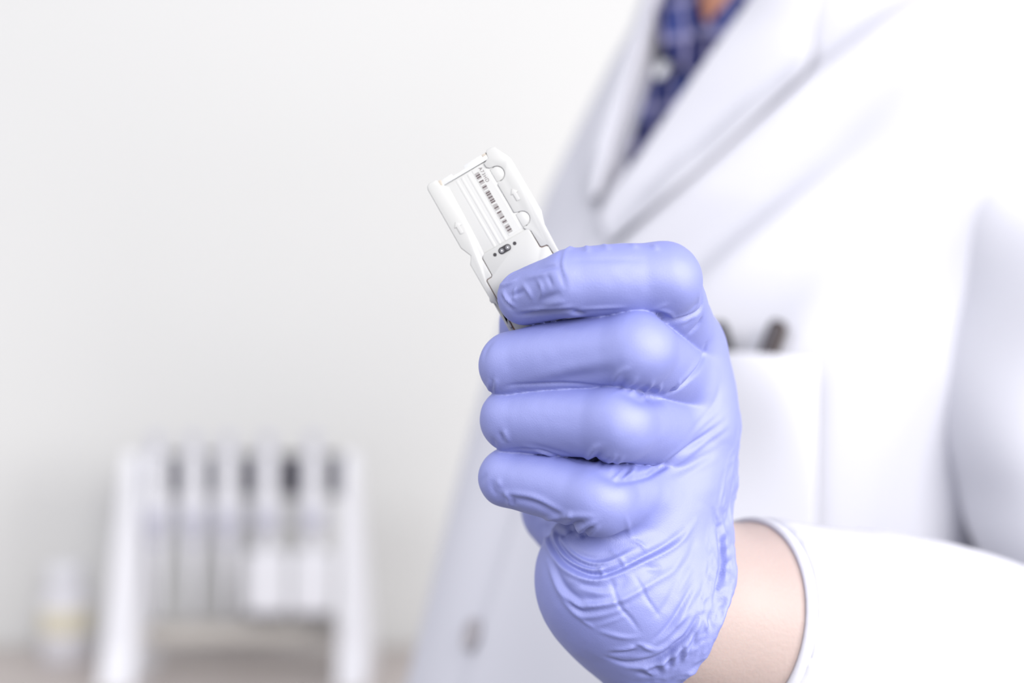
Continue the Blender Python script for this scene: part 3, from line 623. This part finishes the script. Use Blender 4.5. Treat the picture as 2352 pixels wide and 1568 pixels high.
# ------------------------------------------------------------------ bench and what stands on it
BZ = .90
bench = bpy.data.objects.new('lab_bench', None); C.objects.link(bench); bench.location = (0, 1.74, 0)
tag(bench, 'greige topped lab bench along the white back wall', 'bench')
bm = bmesh.new(); box(bm, (0, 0, BZ-.02), (3.6, .70, .04), .004); bmobj('worktop', bm, M['bench'], bench)
bm = bmesh.new(); box(bm, (0, .03, .47), (3.56, .62, .82), .004); bmobj('cabinet', bm, M['cab'], bench)
bm = bmesh.new(); box(bm, (0, .05, .03), (3.5, .55, .06)); bmobj('plinth', bm, M['dark'], bench)
for i in range(6):
    bm = bmesh.new(); box(bm, (-1.48+i*.592, -.29, .47), (.58, .018, .80), .003); bmobj('door', bm, M['cab'], bench)
def px2x(px, d): return (px-1176)/FPX*d/1000
def px2z(py, d): return CAMZ-(py-784)/FPX*d/1000
RD = 1900
rack = bpy.data.objects.new('pipette_rack', None); C.objects.link(rack); rack.location = (0, RD/1000, BZ)
tag(rack, 'white two-legged pipette rack with dark rail on the bench by the wall', 'rack')
def X(px): return px2x(px, RD)
def Z(py): return px2z(py, RD)-BZ
def leg(x0t, x1t, x0b, x1b, zt):
    bm = bmesh.new(); vs = []
    for (xa, xb, z, dy) in ((x0b, x1b, 0, .075), (x0b+.004, x1b-.004, .05, .055), (x0t, x1t, zt-.03, .03), (x0t+.004, x1t-.004, zt, .02)):
        vs.append([bm.verts.new((X(xa) if xa > 50 else xa, -dy, z)), bm.verts.new((X(xb), -dy, z)), bm.verts.new((X(xb), dy, z)), bm.verts.new((X(xa), dy, z))])
    for a, b in zip(vs, vs[1:]):
        for i in range(4): bm.faces.new((a[i], a[(i+1) % 4], b[(i+1) % 4], b[i]))
    bm.faces.new(vs[0][::-1]); bm.faces.new(vs[-1])
    return bmobj('leg', bm, M['white'], rack)
leg(296, 336, 262, 338, Z(1040)); leg(790, 822, 788, 852, Z(1040))
bm = bmesh.new(); box(bm, ((X(336)+X(790))/2, .012, (Z(1045)+Z(1142))/2), (X(790)-X(336), .018, Z(1045)-Z(1142)), .003); bmobj('rail', bm, M['dark'], rack)
bm = bmesh.new(); box(bm, ((X(330)+X(795))/2, .02, (Z(1440)+Z(1476))/2), (X(795)-X(330), .05, Z(1440)-Z(1476)), .004); bmobj('drip_tray', bm, M['beige'], rack)
def pipette(px, multi):
    t = bpy.data.objects.new('multichannel_pipette' if multi else 'pipette', None); C.objects.link(t); t.location = (X(px), RD/1000-.028, BZ)
    ztop = Z(1038); 
    bm = bmesh.new(); lathe(bm, [(.004, ztop-.005), (.004, ztop+.012), (.008, ztop+.014), (.009, ztop+.022), (.006, ztop+.026)], n=16); autosmooth(bmobj('plunger', bm, M['pipgrey'], t))
    bm = bmesh.new(); lathe(bm, [(.010, Z(1215)), (.016, Z(1195)), (.017, Z(1150)), (.0135, Z(1110)), (.014, Z(1060)), (.012, ztop), (.008, ztop+.001)], n=20); autosmooth(bmobj('handle', bm, M['white'], t))
    bm = bmesh.new(); box(bm, (.0, .014, Z(1062)), (.022, .03, .010), .003); bmobj('finger_hook', bm, M['pipgrey'], t)
    bm = bmesh.new(); lathe(bm, [(.0165, Z(1205)), (.0168, Z(1165)), (.0155, Z(1140))], n=20); autosmooth(bmobj('grip', bm, M['pipgrey'], t))
    if multi:
        bm = bmesh.new(); lathe(bm, [(.009, Z(1262)), (.010, Z(1210))], n=16); autosmooth(bmobj('shaft', bm, M['white'], t))
        bm = bmesh.new(); box(bm, (0, 0, (Z(1258)+Z(1398))/2), (.054, .026, Z(1258)-Z(1398)), .006, 3); bmobj('manifold', bm, M['white'], t)
        for i in range(8):
            bm = bmesh.new(); lathe(bm, [(.0018, Z(1424)), (.003, Z(1396))], c=(-.0231+i*.0066, 0, 0), n=10); autosmooth(bmobj('nozzle', bm, M['dark'], t))
    else:
        bm = bmesh.new(); lathe(bm, [(.0022, Z(1405)), (.005, Z(1330)), (.0105, Z(1240)), (.011, Z(1212))], n=18); autosmooth(bmobj('shaft', bm, M['white'], t))
        bm = bmesh.new(); lathe(bm, [(.012, Z(1240)), (.012, Z(1222))], n=16); autosmooth(bmobj('ejector_collar', bm, M['pipgrey'], t))
    return t
LBL = ['leftmost pipette hanging in the rack, next to the left leg', 'second pipette from the left in the rack', 'third pipette from the left in the rack, in the middle']
for i, px in enumerate((372, 455)): tag(pipette(px, False), LBL[i], 'pipette', 'pipettes hanging in the white rack')
tag(pipette(533, False), LBL[2], 'pipette', 'pipettes hanging in the white rack')
tag(pipette(622, True), 'multichannel pipette with wide white head, nearer the middle of the rack', 'pipette', 'pipettes hanging in the white rack')
tag(pipette(726, True), 'multichannel pipette with wide white head, next to the right leg of the rack', 'pipette', 'pipettes hanging in the white rack')
# jar
JD = 2000; jar = bpy.data.objects.new('jar', None); C.objects.link(jar); jar.location = (px2x(152, JD), JD/1000, BZ)
tag(jar, 'small white jar with pale yellow band left of the pipette rack', 'jar')
zj = lambda py: px2z(py, JD)-BZ
bm = bmesh.new(); lathe(bm, [(.032, 0), (.035, .004), (.035, zj(1380)), (.030, zj(1362)), (.022, zj(1352)), (.022, zj(1345))], n=28); autosmooth(bmobj('body', bm, M['jar'], jar))
bm = bmesh.new(); lathe(bm, [(.024, zj(1346)), (.025, zj(1342)), (.025, zj(1300)), (.023, zj(1295))], n=28); autosmooth(bmobj('cap', bm, M['white'], jar))
bm = bmesh.new(); lathe(bm, [(.0356, zj(1448)), (.0356, zj(1392))], n=28); autosmooth(bmobj('label_band', bm, M['yellow'], jar))
print('scene done')
